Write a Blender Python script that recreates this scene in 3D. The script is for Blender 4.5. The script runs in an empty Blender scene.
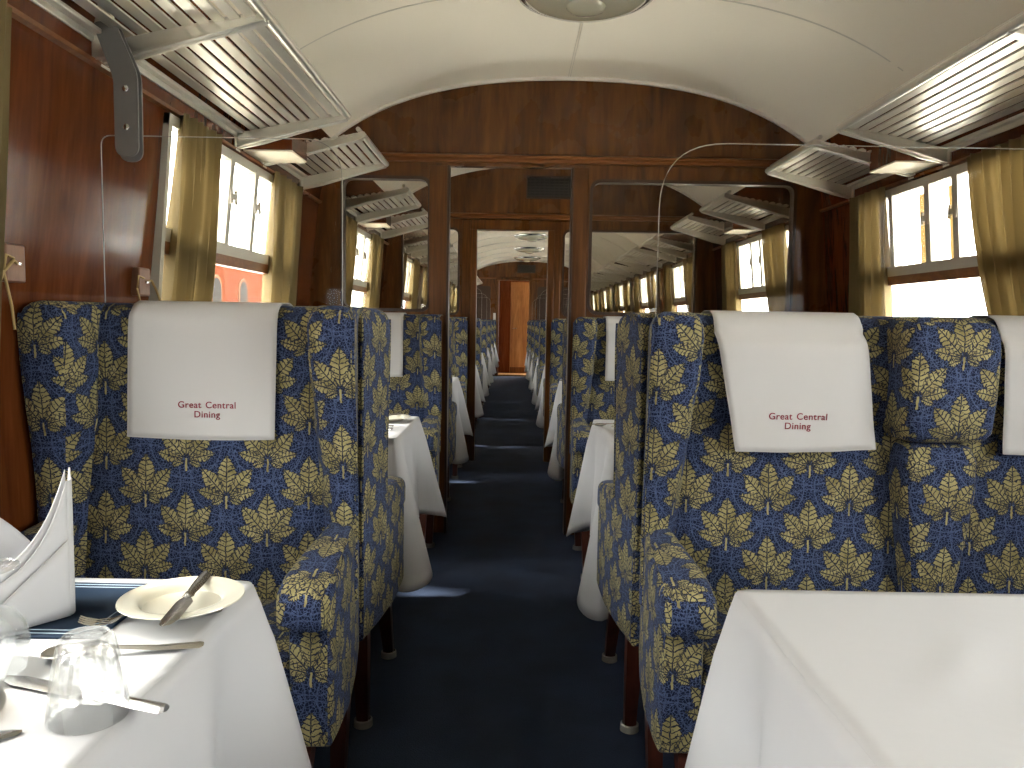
import bpy, bmesh, math, random
from mathutils import Vector, Matrix
random.seed(7)
PI = math.pi
SC = bpy.context.scene
COL = SC.collection

# ------------------------------------------------------------------ camera
F_PX, EYE, VX, VY, ROLL = 760.0, 1.15, 513.0, 321.5, math.radians(1.0)
def _unroll(dx, dy):
    c, s = math.cos(-ROLL), math.sin(-ROLL)
    return dx*c - dy*s, dx*s + dy*c
_ux, _uy = _unroll(VX-512, VY-384)
YAW, PITCH = math.atan(_ux/F_PX), math.atan(-_uy/F_PX)
def cam_dir(dx, dy, f):
    ux, uy = _unroll(dx, dy)
    v = (ux, f, -uy); p = -PITCH
    y = v[1]*math.cos(p) - v[2]*math.sin(p); z = v[1]*math.sin(p) + v[2]*math.cos(p)
    return Vector((v[0]*math.cos(YAW) - y*math.sin(YAW), v[0]*math.sin(YAW) + y*math.cos(YAW), z))
cx_, cy_, cz_ = cam_dir(1, 0, 0), cam_dir(0, -1, 0), -cam_dir(0, 0, 1)
cd = bpy.data.cameras.new('camera'); cam = bpy.data.objects.new('camera', cd); COL.objects.link(cam)
cam.matrix_world = Matrix(((cx_.x, cy_.x, cz_.x, 0), (cx_.y, cy_.y, cz_.y, 0), (cx_.z, cy_.z, cz_.z, EYE), (0, 0, 0, 1)))
cd.sensor_width = 36; cd.lens = F_PX/1024*36; cd.clip_start = .02; cd.clip_end = 200
SC.camera = cam

# ------------------------------------------------------------------ world, light, exposure
SKY = 7.0
w = bpy.data.worlds.new('sky'); SC.world = w; w.use_nodes = True
bg = w.node_tree.nodes['Background']; bg.inputs[0].default_value = (1, .985, .96, 1); bg.inputs[1].default_value = SKY
SC.view_settings.view_transform = 'Standard'; SC.view_settings.look = 'None'
SC.view_settings.exposure = 1.44; SC.view_settings.gamma = 1; SC.view_settings.use_curve_mapping = False
cy = SC.cycles
cy.use_denoising = True; cy.max_bounces = 10; cy.diffuse_bounces = 6; cy.glossy_bounces = 4
cy.transmission_bounces = 8; cy.transparent_max_bounces = 24; cy.sample_clamp_indirect = 12
cy.caustics_reflective = False; cy.caustics_refractive = False

sd = bpy.data.lights.new('sun', 'SUN'); so = bpy.data.objects.new('sun', sd); COL.objects.link(so)
sd.energy = 5.5; sd.angle = math.radians(5); sd.color = (1, .95, .86)
so.rotation_euler = Vector((-math.cos(math.radians(56.5)), .075, math.sin(math.radians(56.5)))).to_track_quat('Z', 'Y').to_euler()

# ------------------------------------------------------------------ layout of the carriage (x across, y along, z up)
XL, XR, XC = -1.10, 1.685, .29
Y0, Y1, YB1, YB2 = -3.2, 16.0, 4.08, 6.25
AL, AR = -.34, .285                      # aisle edges of the seats
BAYS = [(2.82, 2.92), (5.05, 5.12), (7.35, 7.35), (9.3, 9.3), (11.25, 11.25), (13.2, 13.2), (15.04, 15.1)]   # table centre, window centre
BACK = [(-1.15, -1.15), (.82, .86)]

# ------------------------------------------------------------------ helpers
def tag(o, label=None, cat=None, group=None, kind=None):
    if label: o['label'] = label
    if cat: o['category'] = cat
    if group: o['group'] = group
    if kind: o['kind'] = kind
    return o
def thing(name, loc=(0, 0, 0), rz=0, label=None, cat=None, group=None, kind=None):
    o = bpy.data.objects.new(name, None); COL.objects.link(o); o.empty_display_size = .05
    o.location = loc; o.rotation_euler = (0, 0, rz)
    return tag(o, label, cat, group, kind)
KIDS = {}
def obj(name, bm, mat, parent=None, smooth=True, bev=0, solid=0, angle=40):
    me = bpy.data.meshes.new(name)
    bmesh.ops.remove_doubles(bm, verts=bm.verts, dist=1e-6)
    bmesh.ops.recalc_face_normals(bm, faces=bm.faces)
    bm.to_mesh(me); bm.free()
    for p in me.polygons: p.use_smooth = smooth
    if smooth: me.set_sharp_from_angle(angle=math.radians(angle))
    if mat: me.materials.append(mat)
    o = bpy.data.objects.new(name, me); COL.objects.link(o)
    if parent:
        o.parent = parent; KIDS.setdefault(parent.name, []).append(o)
    if solid:
        m = o.modifiers.new('s', 'SOLIDIFY'); m.thickness = solid; m.offset = 0
    if bev:
        m = o.modifiers.new('b', 'BEVEL'); m.width = bev; m.segments = 3; m.limit_method = 'ANGLE'; m.harden_normals = False
    return o
def copy_tree(o, parent=None):
    c = o.copy(); COL.objects.link(c)
    if parent:
        c.parent = parent; KIDS.setdefault(parent.name, []).append(c)
    for ch in KIDS.get(o.name, []): copy_tree(ch, c)
    return c
def place(proto, used, loc, rz, label, cat, group):
    o = proto if not used else copy_tree(proto)
    o.location = loc; o.rotation_euler = (0, 0, rz)
    return tag(o, label, cat, group)
def box(bm, x0, x1, y0, y1, z0, z1):
    v = [bm.verts.new((x, y, z)) for x in (x0, x1) for y in (y0, y1) for z in (z0, z1)]
    for f in ((0, 1, 3, 2), (4, 6, 7, 5), (0, 4, 5, 1), (2, 3, 7, 6), (0, 2, 6, 4), (1, 5, 7, 3)):
        bm.faces.new([v[i] for i in f])
    return bm
def B(*a): return box(bmesh.new(), *a)
def loft(bm, rings, caps=True, closed=True):
    rv = [[bm.verts.new(p) for p in r] for r in rings]
    n = len(rv[0])
    for a, b in zip(rv, rv[1:]):
        for i in range(n if closed else n-1):
            j = (i+1) % n
            bm.faces.new((a[i], a[j], b[j], b[i]))
    if caps:
        bm.faces.new(rv[0][::-1]); bm.faces.new(rv[-1])
    return bm
def lathe(bm, prof, c=(0, 0, 0), n=32, fl=None, caps=False):
    rings = []
    for r, z in prof:
        ring = []
        for k in range(n):
            a = 2*PI*k/n; rr = r*(1 + (fl(a, z) if fl else 0))
            ring.append((c[0]+rr*math.cos(a), c[1]+rr*math.sin(a), c[2]+z))
        rings.append(ring)
    return loft(bm, rings, caps)
def tube(bm, pts, r, n=8):
    pts = [Vector(p) for p in pts]; rings = []
    for i, p in enumerate(pts):
        d = (pts[min(i+1, len(pts)-1)] - pts[max(i-1, 0)]).normalized()
        up = Vector((0, 0, 1)) if abs(d.z) < .9 else Vector((1, 0, 0))
        a = d.cross(up).normalized(); b = d.cross(a)
        rr = r[i] if isinstance(r, (list, tuple)) else r
        rings.append([p + a*rr*math.cos(2*PI*k/n) + b*rr*math.sin(2*PI*k/n) for k in range(n)])
    return loft(bm, rings)
def round_poly(pts, r, seg=5):
    """2D polygon with rounded corners, r a number or list"""
    out = []; n = len(pts)
    for i in range(n):
        p, a, b = Vector(pts[i]), Vector(pts[i-1]), Vector(pts[(i+1) % n])
        rr = r[i] if isinstance(r, (list, tuple)) else r
        da, db = a-p, b-p
        rr = min(rr, da.length*.49, db.length*.49)
        if rr <= 0: out.append(tuple(p)); continue
        pa, pb = p+da.normalized()*rr, p+db.normalized()*rr
        for k in range(seg+1):
            t = k/seg
            q = pa*(1-t)**2 + p*2*t*(1-t) + pb*t*t
            out.append((q.x, q.y))
    return out
def prism(bm, poly, y0, y1, plane='xz'):
    def P(a, b, t):
        return {'xz': (a, t, b), 'yz': (t, a, b), 'xy': (a, b, t)}[plane]
    return loft(bm, [[P(a, b, y0) for a, b in poly], [P(a, b, y1) for a, b in poly]])
def sheet(bm, nx, ny, f):
    g = [[bm.verts.new(f(i/nx, j/ny)) for j in range(ny+1)] for i in range(nx+1)]
    for i in range(nx):
        for j in range(ny):
            bm.faces.new((g[i][j], g[i+1][j], g[i+1][j+1], g[i][j+1]))
    return bm
def interp(tab, t):
    for (a, va), (b, vb) in zip(tab, tab[1:]):
        if t <= b:
            k = max(0, (t-a)/(b-a)); k = k*k*(3-2*k)
            if isinstance(va, tuple): return tuple(x+(y-x)*k for x, y in zip(va, vb))
            return va+(vb-va)*k
    return tab[-1][1]
def curve_plate(name, outlines, y0, y1, mat, parent=None):
    """flat plate in the xz plane with holes (2D curve, filled), thickness y0..y1"""
    cu = bpy.data.curves.new('t', 'CURVE'); cu.dimensions = '2D'; cu.fill_mode = 'BOTH'; cu.extrude = (y1-y0)/2
    for pts in outlines:
        sp = cu.splines.new('POLY'); sp.points.add(len(pts)-1); sp.use_cyclic_u = True
        for p, q in zip(sp.points, pts): p.co = (q[0], q[1], 0, 1)
    t = bpy.data.objects.new('t', cu); COL.objects.link(t)
    bpy.context.view_layer.update()
    me = bpy.data.meshes.new_from_object(t.evaluated_get(bpy.context.evaluated_depsgraph_get()))
    bpy.data.objects.remove(t); bpy.data.curves.remove(cu)
    bm = bmesh.new(); bm.from_mesh(me); bpy.data.meshes.remove(me)
    for v in bm.verts: v.co = Vector((v.co.x, (y0+y1)/2 + v.co.z, v.co.y))
    return obj(name, bm, mat, parent, smooth=False)

# ------------------------------------------------------------------ node expression helper
class N:
    def __init__(s, nt, sock): s.nt, s.s = nt, sock
    def _m(s, op, *o, **k):
        n = s.nt.nodes.new('ShaderNodeMath'); n.operation = op
        for i, x in enumerate((s,)+o):
            if isinstance(x, N): s.nt.links.new(x.s, n.inputs[i])
            else: n.inputs[i].default_value = x
        if k.get('clamp'): n.use_clamp = True
        return N(s.nt, n.outputs[0])
    def __add__(s, o): return s._m('ADD', o)
    def __sub__(s, o): return s._m('SUBTRACT', o)
    def __mul__(s, o): return s._m('MULTIPLY', o)
    def __truediv__(s, o): return s._m('DIVIDE', o)
    def lt(s, o): return s._m('LESS_THAN', o)
    def gt(s, o): return s._m('GREATER_THAN', o)
    def abs(s): return s._m('ABSOLUTE')
    def floor(s): return s._m('FLOOR')
    def fract(s): return s._m('FRACT')
    def sin(s): return s._m('SINE')
    def max(s, o): return s._m('MAXIMUM', o)
    def min(s, o): return s._m('MINIMUM', o)
    def clamp(s): return s._m('ADD', 0.0, clamp=True)
    def round(s): return s._m('ROUND')
def mat(name, col=(.8, .8, .8), rough=.5, metal=0, **k):
    m = bpy.data.materials.new(name); m.use_nodes = True
    b = m.node_tree.nodes['Principled BSDF']
    b.inputs['Base Color'].default_value = (*col, 1); b.inputs['Roughness'].default_value = rough; b.inputs['Metallic'].default_value = metal
    for a, v in k.items(): b.inputs[a.replace('_', ' ')].default_value = v
    return m
def nn(m, t, **k):
    n = m.node_tree.nodes.new(t)
    for a, v in k.items(): setattr(n, a, v)
    return n
def noise(m, scale, vec=None, detail=4, dist=0):
    n = nn(m, 'ShaderNodeTexNoise'); n.inputs['Scale'].default_value = scale; n.inputs['Detail'].default_value = detail; n.inputs['Distortion'].default_value = dist
    if vec is not None: m.node_tree.links.new(vec, n.inputs['Vector'])
    return n
def ramp(m, fac, stops):
    r = nn(m, 'ShaderNodeValToRGB'); e = r.color_ramp.elements
    while len(e) < len(stops): e.new(.5)
    for x, (p, c) in zip(e, stops): x.position = p; x.color = (*c, 1)
    m.node_tree.links.new(fac, r.inputs[0]); return r.outputs[0]
def bump(m, h, strength=.2, dist=.01):
    b = nn(m, 'ShaderNodeBump'); b.inputs['Strength'].default_value = strength; b.inputs['Distance'].default_value = dist
    m.node_tree.links.new(h, b.inputs['Height']); m.node_tree.links.new(b.outputs[0], m.node_tree.nodes['Principled BSDF'].inputs['Normal'])
def coords(m, scale=(1, 1, 1), kind='Object'):
    t = nn(m, 'ShaderNodeTexCoord'); mp = nn(m, 'ShaderNodeMapping'); mp.inputs['Scale'].default_value = scale
    m.node_tree.links.new(t.outputs[kind], mp.inputs[0]); return mp.outputs[0]
def pbr(m): return m.node_tree.nodes['Principled BSDF']

def wood(name, dark, mid, light, grain=(9, 9, .8), rough=.3, coat=.35):
    m = mat(name, mid, rough); b = pbr(m)
    v = coords(m, grain); n1 = noise(m, 1.6, v, 6, 1.2); n2 = noise(m, 9, v, 5, .3)
    mx = nn(m, 'ShaderNodeMath', operation='MULTIPLY_ADD'); m.node_tree.links.new(n2.outputs[0], mx.inputs[0]); mx.inputs[1].default_value = .45
    m.node_tree.links.new(n1.outputs[0], mx.inputs[2])
    m.node_tree.links.new(ramp(m, mx.outputs[0], [(.45, dark), (.72, mid), (.98, light)]), b.inputs['Base Color'])
    b.inputs['Specular IOR Level'].default_value = .32; b.inputs['Coat Weight'].default_value = coat*.6; b.inputs['Coat Roughness'].default_value = .18
    n3 = noise(m, 3.5, coords(m)); rr = nn(m, 'ShaderNodeMapRange'); rr.inputs[3].default_value = rough*.7; rr.inputs[4].default_value = rough*1.5
    m.node_tree.links.new(n3.outputs[0], rr.inputs[0]); m.node_tree.links.new(rr.outputs[0], b.inputs['Roughness'])
    return m
M = {}
M['wall_wood'] = wood('mahogany_veneer', (.062, .015, .004), (.102, .027, .007), (.14, .042, .013), rough=.14, coat=.0)
M['panel_wood'] = wood('walnut_panel', (.036, .012, .003), (.105, .038, .009), (.19, .078, .020), (7, 7, .9), .26, .2)
M['post_wood'] = wood('teak_post', (.055, .018, .003), (.105, .037, .007), (.16, .062, .014), (14, 14, .8), .28, .15)
M['rail_wood'] = wood('teak_rail', (.13, .045, .015), (.18, .066, .018), (.25, .10, .03), (.8, 9, 14), .28, .2)
M['pale_wood'] = wood('pale_oak_door', (.15, .065, .018), (.27, .13, .04), (.36, .19, .07), (6, 6, .7))
M['leg_wood'] = wood('dark_leg', (.03, .008, .005), (.055, .014, .008), (.075, .02, .012), (14, 14, 2))
m = M['ceiling'] = mat('cream_ceiling', (.86, .80, .66), .55); bump(m, noise(m, 1.3, coords(m), 2).outputs[0], .06, .03)
M['seam'] = mat('ceiling_seam', (.62, .57, .47), .5)
M['bead'] = mat('white_bead', (.80, .76, .68), .4)
m = M['carpet'] = mat('navy_carpet', (.012, .022, .06), .95)
v = coords(m); n = noise(m, 260, v, 2); n2 = noise(m, 5, v, 3)
mm = nn(m, 'ShaderNodeMath', operation='MULTIPLY'); m.node_tree.links.new(n.outputs[0], mm.inputs[0]); m.node_tree.links.new(n2.outputs[0], mm.inputs[1])
m.node_tree.links.new(ramp(m, mm.outputs[0], [(.1, (.005, .011, .030)), (.3, (.011, .023, .056)), (.5, (.020, .038, .085))]), pbr(m).inputs['Base Color']); bump(m, n.outputs[0], .5, .004)
m = M['cloth'] = mat('white_linen', (.49, .495, .51), .75); bump(m, noise(m, 2.5, coords(m), 4, .8).outputs[0], .25, .02)
m = M['antimacassar'] = mat('white_cotton', (.54, .535, .53), .85); bump(m, noise(m, 5, coords(m), 3, .6).outputs[0], .25, .02)
M['crimson'] = mat('crimson_thread', (.22, .012, .03), .7)
m = M['curtain'] = mat('gold_curtain', (.172, .128, .052), .85)
tr = nn(m, 'ShaderNodeBsdfTranslucent'); tr.inputs[0].default_value = (.215, .148, .055, 1); ms = nn(m, 'ShaderNodeMixShader'); ms.inputs[0].default_value = .16
m.node_tree.links.new(pbr(m).outputs[0], ms.inputs[1]); m.node_tree.links.new(tr.outputs[0], ms.inputs[2]); m.node_tree.links.new(ms.outputs[0], m.node_tree.nodes['Material Output'].inputs[0])
bump(m, noise(m, 400, coords(m), 1).outputs[0], .15, .002)
m = M['alu'] = mat('brushed_aluminium', (.74, .72, .65), .30, .85); bump(m, noise(m, 12, coords(m, (6, .6, 6))).outputs[0], .12, .004)
M['frame_metal'] = mat('window_metal', (.50, .48, .41), .5, .1)
M['grey'] = mat('grey_painted_steel', (.20, .195, .185), .5, .2)
M['chrome'] = mat('chrome', (.62, .61, .59), .16, 1)
M['steel'] = mat('stainless_cutlery', (.50, .49, .47), .27, 1)
M['brick_trim'] = mat('stone_trim', (.11, .055, .034), .9)
m = M['china'] = mat('cream_china', (.74, .72, .60), .22); pbr(m).inputs['Coat Weight'].default_value = .4
M['mat_blue'] = mat('navy_placemat', (.008, .020, .042), .6, Specular_IOR_Level=.15)
M['mat_line'] = mat('placemat_line', (.30, .38, .46), .6)
M['cream_panel'] = mat('cream_laminate', (.72, .66, .52), .5)
M['vent'] = mat('black_grille', (.015, .013, .012), .5)
M['louvre'] = mat('louvre', (.035, .030, .026), .5)
M['white_plastic'] = mat('white_plastic', (.7, .68, .62), .4)
M['cord'] = mat('gold_cord', (.36, .25, .10), .8)
M['box_wood'] = wood('small_box_wood', (.11, .05, .03), (.2, .1, .06), (.26, .14, .09), (9, 9, 2))
M['dark_trim'] = mat('dark_trim', (.045, .022, .014), .35)
M['ground'] = mat('pale_platform', (.66, .64, .59), .9)
M['handle_white'] = mat('pale_catch', (.55, .50, .42), .4)
def glassy(name, tint=(1, 1, 1), refl=1.0, rough=.0):
    m = bpy.data.materials.new(name); m.use_nodes = True; nt = m.node_tree; nt.nodes.remove(nt.nodes['Principled BSDF'])
    t = nt.nodes.new('ShaderNodeBsdfTransparent'); t.inputs[0].default_value = (*tint, 1)
    g = nt.nodes.new('ShaderNodeBsdfGlossy'); g.inputs['Roughness'].default_value = rough
    f = nt.nodes.new('ShaderNodeFresnel'); f.inputs[0].default_value = 1.45
    k = nt.nodes.new('ShaderNodeMath'); k.operation = 'MULTIPLY'; nt.links.new(f.outputs[0], k.inputs[0])
    ge = nt.nodes.new('ShaderNodeNewGeometry'); q = nt.nodes.new('ShaderNodeMath'); q.operation = 'MULTIPLY_ADD'; nt.links.new(ge.outputs['Backfacing'], q.inputs[0]); q.inputs[1].default_value = -refl; q.inputs[2].default_value = refl; nt.links.new(q.outputs[0], k.inputs[1])   # the back of the sheet adds no total reflection
    x = nt.nodes.new('ShaderNodeMixShader'); nt.links.new(k.outputs[0], x.inputs[0]); nt.links.new(t.outputs[0], x.inputs[1]); nt.links.new(g.outputs[0], x.inputs[2])
    nt.links.new(x.outputs[0], nt.nodes['Material Output'].inputs[0]); return m
M['pane'] = glassy('window_glass', (.97, .98, .97), .3)
M['part_pane'] = glassy('partition_glass', (.93, .92, .89), .7)
M['perspex'] = glassy('perspex', (.97, .97, .96), .12)
M['amber'] = glassy('amber_glass', (.26, .205, .115), .5)
M['rim'] = mat('perspex_edge', (.42, .41, .38), .3)
M['glass'] = mat('clear_glass', (1, 1, 1), .02, 0, Transmission_Weight=1.0, IOR=1.46)
m = M['glass']; tg = nn(m, 'ShaderNodeBsdfTransparent'); tg.inputs[0].default_value = (.97, .98, .98, 1); mg = nn(m, 'ShaderNodeMixShader'); mg.inputs[0].default_value = .6
m.node_tree.links.new(pbr(m).outputs[0], mg.inputs[1]); m.node_tree.links.new(tg.outputs[0], mg.inputs[2]); m.node_tree.links.new(mg.outputs[0], m.node_tree.nodes['Material Output'].inputs[0])
M['lamp_glass'] = mat('smoked_lamp_glass', (.42, .40, .30), .18, 0); pbr(M['lamp_glass']).inputs['Coat Weight'].default_value = .7
def brick():
    m = mat('brick', (.2, .07, .04), .9); t = nn(m, 'ShaderNodeTexBrick')
    t.inputs['Color1'].default_value = (.080, .024, .013, 1); t.inputs['Color2'].default_value = (.064, .019, .010, 1); t.inputs['Mortar'].default_value = (.085, .034, .020, 1)
    t.inputs['Scale'].default_value = 1; t.inputs['Brick Width'].default_value = .23; t.inputs['Row Height'].default_value = .08; t.inputs['Mortar Size'].default_value = .008
    tc = nn(m, 'ShaderNodeTexCoord'); s = nn(m, 'ShaderNodeSeparateXYZ'); c = nn(m, 'ShaderNodeCombineXYZ'); L = m.node_tree.links.new
    L(tc.outputs['Object'], s.inputs[0]); L(s.outputs[1], c.inputs[0]); L(s.outputs[2], c.inputs[1]); L(c.outputs[0], t.inputs[0]); L(t.outputs[0], pbr(m).inputs['Base Color'])
    return m
M['brick'] = brick(); M['far_glass'] = mat('dull_far_glass', (.03, .028, .026), .9)
for k_ in ('brick', 'brick_trim', 'far_glass'): pbr(M[k_]).inputs['Specular IOR Level'].default_value = 0

def leaf_fabric(name, px=0.0, pz=0.0):
    m = mat(name, (.02, .04, .12), .85); nt = m.node_tree; L = nt.links.new
    pbr(m).inputs['Sheen Weight'].default_value = .06; pbr(m).inputs['Specular IOR Level'].default_value = .2; pbr(m).inputs['Sheen Roughness'].default_value = .4
    pbr(m).inputs['Sheen Tint'].default_value = (.6, .7, 1, 1)
    tc = nn(m, 'ShaderNodeTexCoord'); s = nn(m, 'ShaderNodeSeparateXYZ'); L(tc.outputs['Object'], s.inputs[0])
    X, Y, Z = (N(nt, s.outputs[i]) for i in range(3))
    g = nn(m, 'ShaderNodeTexCoord'); s2 = nn(m, 'ShaderNodeSeparateXYZ'); L(g.outputs['Normal'], s2.inputs[0])
    nx, ny, nz = (N(nt, s2.outputs[i]).abs() for i in range(3))
    side = nx.gt(ny.max(nz)); top = nz.gt(nx.max(ny)*1.15)
    side = side*(N(nt, top.s)*-1.0+1.0)
    a = side*(Y-X) + X              # side faces use (y,z), others x
    b = top*(Y-Z*1.0) + Z           # top faces use (x,y)
    # slight weave wobble
    wn = noise(m, 130, tc.outputs['Object'], 1)
    wob = (N(nt, wn.outputs[0])-.5)*.005
    a = a - px + wob; b = b - pz + wob
    P, R = .190, .175
    # nearest point of the two interleaved lattices
    def cell(a, b, ox, oz):
        u = (a-ox)/P; v = (b-oz)/R
        return (u-u.round())*P, (v-v.round())*R
    ua, va = cell(a, b, 0, 0); ub, vb = cell(a, b, P/2, R/2)
    da = ua.abs()/(P/2) + va.abs()/(R/2); db = ub.abs()/(P/2) + vb.abs()/(R/2)
    sel = db.lt(da)
    x = sel*(ub-ua)+ua; y = sel*(vb-va)+va
    ax = x.abs(); by = y + .040
    leaf = None; vein = None
    rg = noise(m, 190, tc.outputs['Object'], 2); rag = (N(nt, rg.outputs[0])-.42).max(0.0)
    for ang, ln, wd in ((0, .104, .0250), (41, .094, .0220), (76, .074, .0175), (112, .042, .0115)):
        A = math.radians(ang)
        t = (ax*math.sin(A) + by*math.cos(A))/ln
        sd = (ax*math.cos(A) - by*math.sin(A)).abs()
        tcl = t.clamp()
        ser = (t*9.0 - sd*40.0).fract()
        h = ((tcl._m('POWER', 1.1))*PI).sin()*wd - ser*.0040 - rag*.006
        ins = sd.lt(h)*t.gt(0.0)*t.lt(1.0)
        vn = sd.lt(.0013).max(ser.lt(.22)*sd.gt(.0018)).max(sd.gt(h-.0016)).max(rag.gt(.20))*ins
        lm = ins*(vn*-1.0+1.0)
        leaf = lm if leaf is None else leaf.max(lm)
        vein = vn if vein is None else vein.max(vn)
    stem = ax.lt(.0022)*by.lt(.004)*by.gt(-.026)
    leaf = (leaf*(vein*-.85+1.0)).max(stem).clamp()
    inside = leaf.max(vein)
    # vermicelli ground
    vo = nn(m, 'ShaderNodeTexVoronoi', feature='DISTANCE_TO_EDGE'); vo.inputs['Scale'].default_value = 165
    dn = noise(m, 60, tc.outputs['Object'], 2); av = nn(m, 'ShaderNodeVectorMath', operation='MULTIPLY_ADD')
    L(dn.outputs['Color'], av.inputs[0]); av.inputs[1].default_value = (.010, .010, .010); L(tc.outputs['Object'], av.inputs[2]); L(av.outputs[0], vo.inputs['Vector'])
    line = N(nt, vo.outputs['Distance']).lt(.07)
    # arcs linking the leaves
    rr = (ua*ua+va*va)._m('SQRT'); arc = (rr-.083).abs().lt(.0014)
    rb = (ub*ub+vb*vb)._m('SQRT'); arc = arc.max((rb-.083).abs().lt(.0014))
    line = line*.8
    line = line.max(arc*.55)
    mx1 = nn(m, 'ShaderNodeMix', data_type='RGBA'); L(line.s, mx1.inputs[0]); mx1.inputs[6].default_value = (.005, .009, .034, 1); mx1.inputs[7].default_value = (.080, .115, .225, 1)
    vn3 = nn(m, 'ShaderNodeMix', data_type='RGBA'); L(vein.s, vn3.inputs[0]); L(mx1.outputs[2], vn3.inputs[6]); vn3.inputs[7].default_value = (.016, .020, .034, 1)
    n4 = noise(m, 30, tc.outputs['Object'], 2)
    lc = ramp(m, n4.outputs[0], [(.3, (.205, .175, .072)), (.7, (.37, .325, .155))])
    mx2 = nn(m, 'ShaderNodeMix', data_type='RGBA'); L(leaf.s, mx2.inputs[0]); L(vn3.outputs[2], mx2.inputs[6]); L(lc, mx2.inputs[7])
    L(mx2.outputs[2], pbr(m).inputs['Base Color'])
    bump(m, inside.s, .3, .002)
    return m
# objects are rotated half a turn for the seats facing the camera, so local x runs the other way
M['fab1'] = leaf_fabric('leaf_moquette_armchair', .043, .684-.004)
M['fab2'] = leaf_fabric('leaf_moquette_settee', .368, .780-.004)

# ------------------------------------------------------------------ carriage shell
WALLP = [(0, 0), (1.0, 0), (1.2, .012), (1.5, .045), (1.745, .068), (1.80, .078), (2.10, .14)]   # height, inset
def inset(z):
    for (a, va), (b, vb) in zip(WALLP, WALLP[1:]):
        if z <= b: return va+(vb-va)*(z-a)/(b-a)
    return .14
def xl(z): return XL+inset(z)
def xr(z): return XR-inset(z)
def arch(x):
    d = abs(x-XC); return 2.412 - .1108*d*d - .0614*d**4
struct = lambda o: tag(o, kind='structure')
struct(obj('floor', B(XL-.05, XR+.05, Y0-.1, Y1+2.5, -.06, 0), M['carpet'], smooth=False))
WIN = []      # window centres
for tc_, wc in BACK+BAYS: WIN.append(wc)
WHALF, WZ0, WZ1 = .64, .95, 1.742
def wall(name, fx, sgn):
    ys = [Y0]
    for c in sorted(WIN): ys += [c-WHALF, c+WHALF]
    ys.append(Y1+.05)
    zs = [0, .5, WZ0, 1.2, 1.36, 1.5, WZ1, 1.80, 2.10]
    bm = bmesh.new()
    for i in range(len(ys)-1):
        for z0, z1 in zip(zs, zs[1:]):
            if i % 2 == 1 and z0 >= WZ0-.001 and z1 <= WZ1+.001: continue
            q = [(fx(z0), ys[i], z0), (fx(z0), ys[i+1], z0), (fx(z1), ys[i+1], z1), (fx(z1), ys[i], z1)]
            bm.faces.new([bm.verts.new((x+sgn*.03, y, z)) for x, y, z in q])
    bmesh.ops.remove_doubles(bm, verts=bm.verts, dist=1e-5)
    return struct(obj(name, bm, M['wall_wood'], solid=.06, smooth=False))
wall('wall_left', xl, -1); wall('wall_right', xr, 1)
bm = bmesh.new(); xs = [xl(2.1)-.06+(xr(2.1)-xl(2.1)+.12)*i/40 for i in range(41)]
sheet(bm, 40, 1, lambda u, v: (xs[round(u*40)], Y0-.05+(Y1+.1-Y0)*v, arch(xs[round(u*40)])+.01))
struct(obj('ceiling', bm, M['ceiling'], solid=.02))
# ceiling trims: transverse seams and the lengthwise seam
def arch_strip(name, y, wd, drop, mt, x0=None, x1=None):
    bm = bmesh.new(); x0 = xl(2.1) if x0 is None else x0; x1 = xr(2.1) if x1 is None else x1
    rings = []
    for i in range(49):
        x = x0+(x1-x0)*i/48; z = arch(x)
        rings.append([(x, y-wd/2, z+.003), (x, y+wd/2, z+.003), (x, y+wd/2*.7, z-drop), (x, y-wd/2*.7, z-drop)])
    return struct(obj(name, loft(bm, rings), mt))
k = 1
for y in (1.0, 3.0, 5.1): arch_strip('trim_%d' % k, y, .012, .002, M['seam']); k += 1
for i in range(11): arch_strip('trim_%d' % k, 6.8+i*.88, .03, .008, M['bead']); k += 1
for y in (YB1, YB2, Y1): arch_strip('trim_%d' % k, y-.035, .03, .014, M['bead']); k += 1
for xx in (.262, .272):
    struct(obj('trim_%d' % k, B(xx, xx+.002, Y0, YB1-.03, arch(XC)-.002, arch(XC)+.003), M['seam'])); k += 1
# frieze rails along the side walls, just above the windows
for fx, sg in ((xl, 1), (xr, -1)):
    bm = bmesh.new(); z = 1.748
    prism(bm, [(fx(z)-sg*.004, z), (fx(z)+sg*.016, z+.004), (fx(z)+sg*.018, z+.014), (fx(z)-sg*.004, z+.02)], Y0, Y1, 'xz')
    struct(obj('trim_%d' % k, bm, M['rail_wood'])); k += 1
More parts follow.
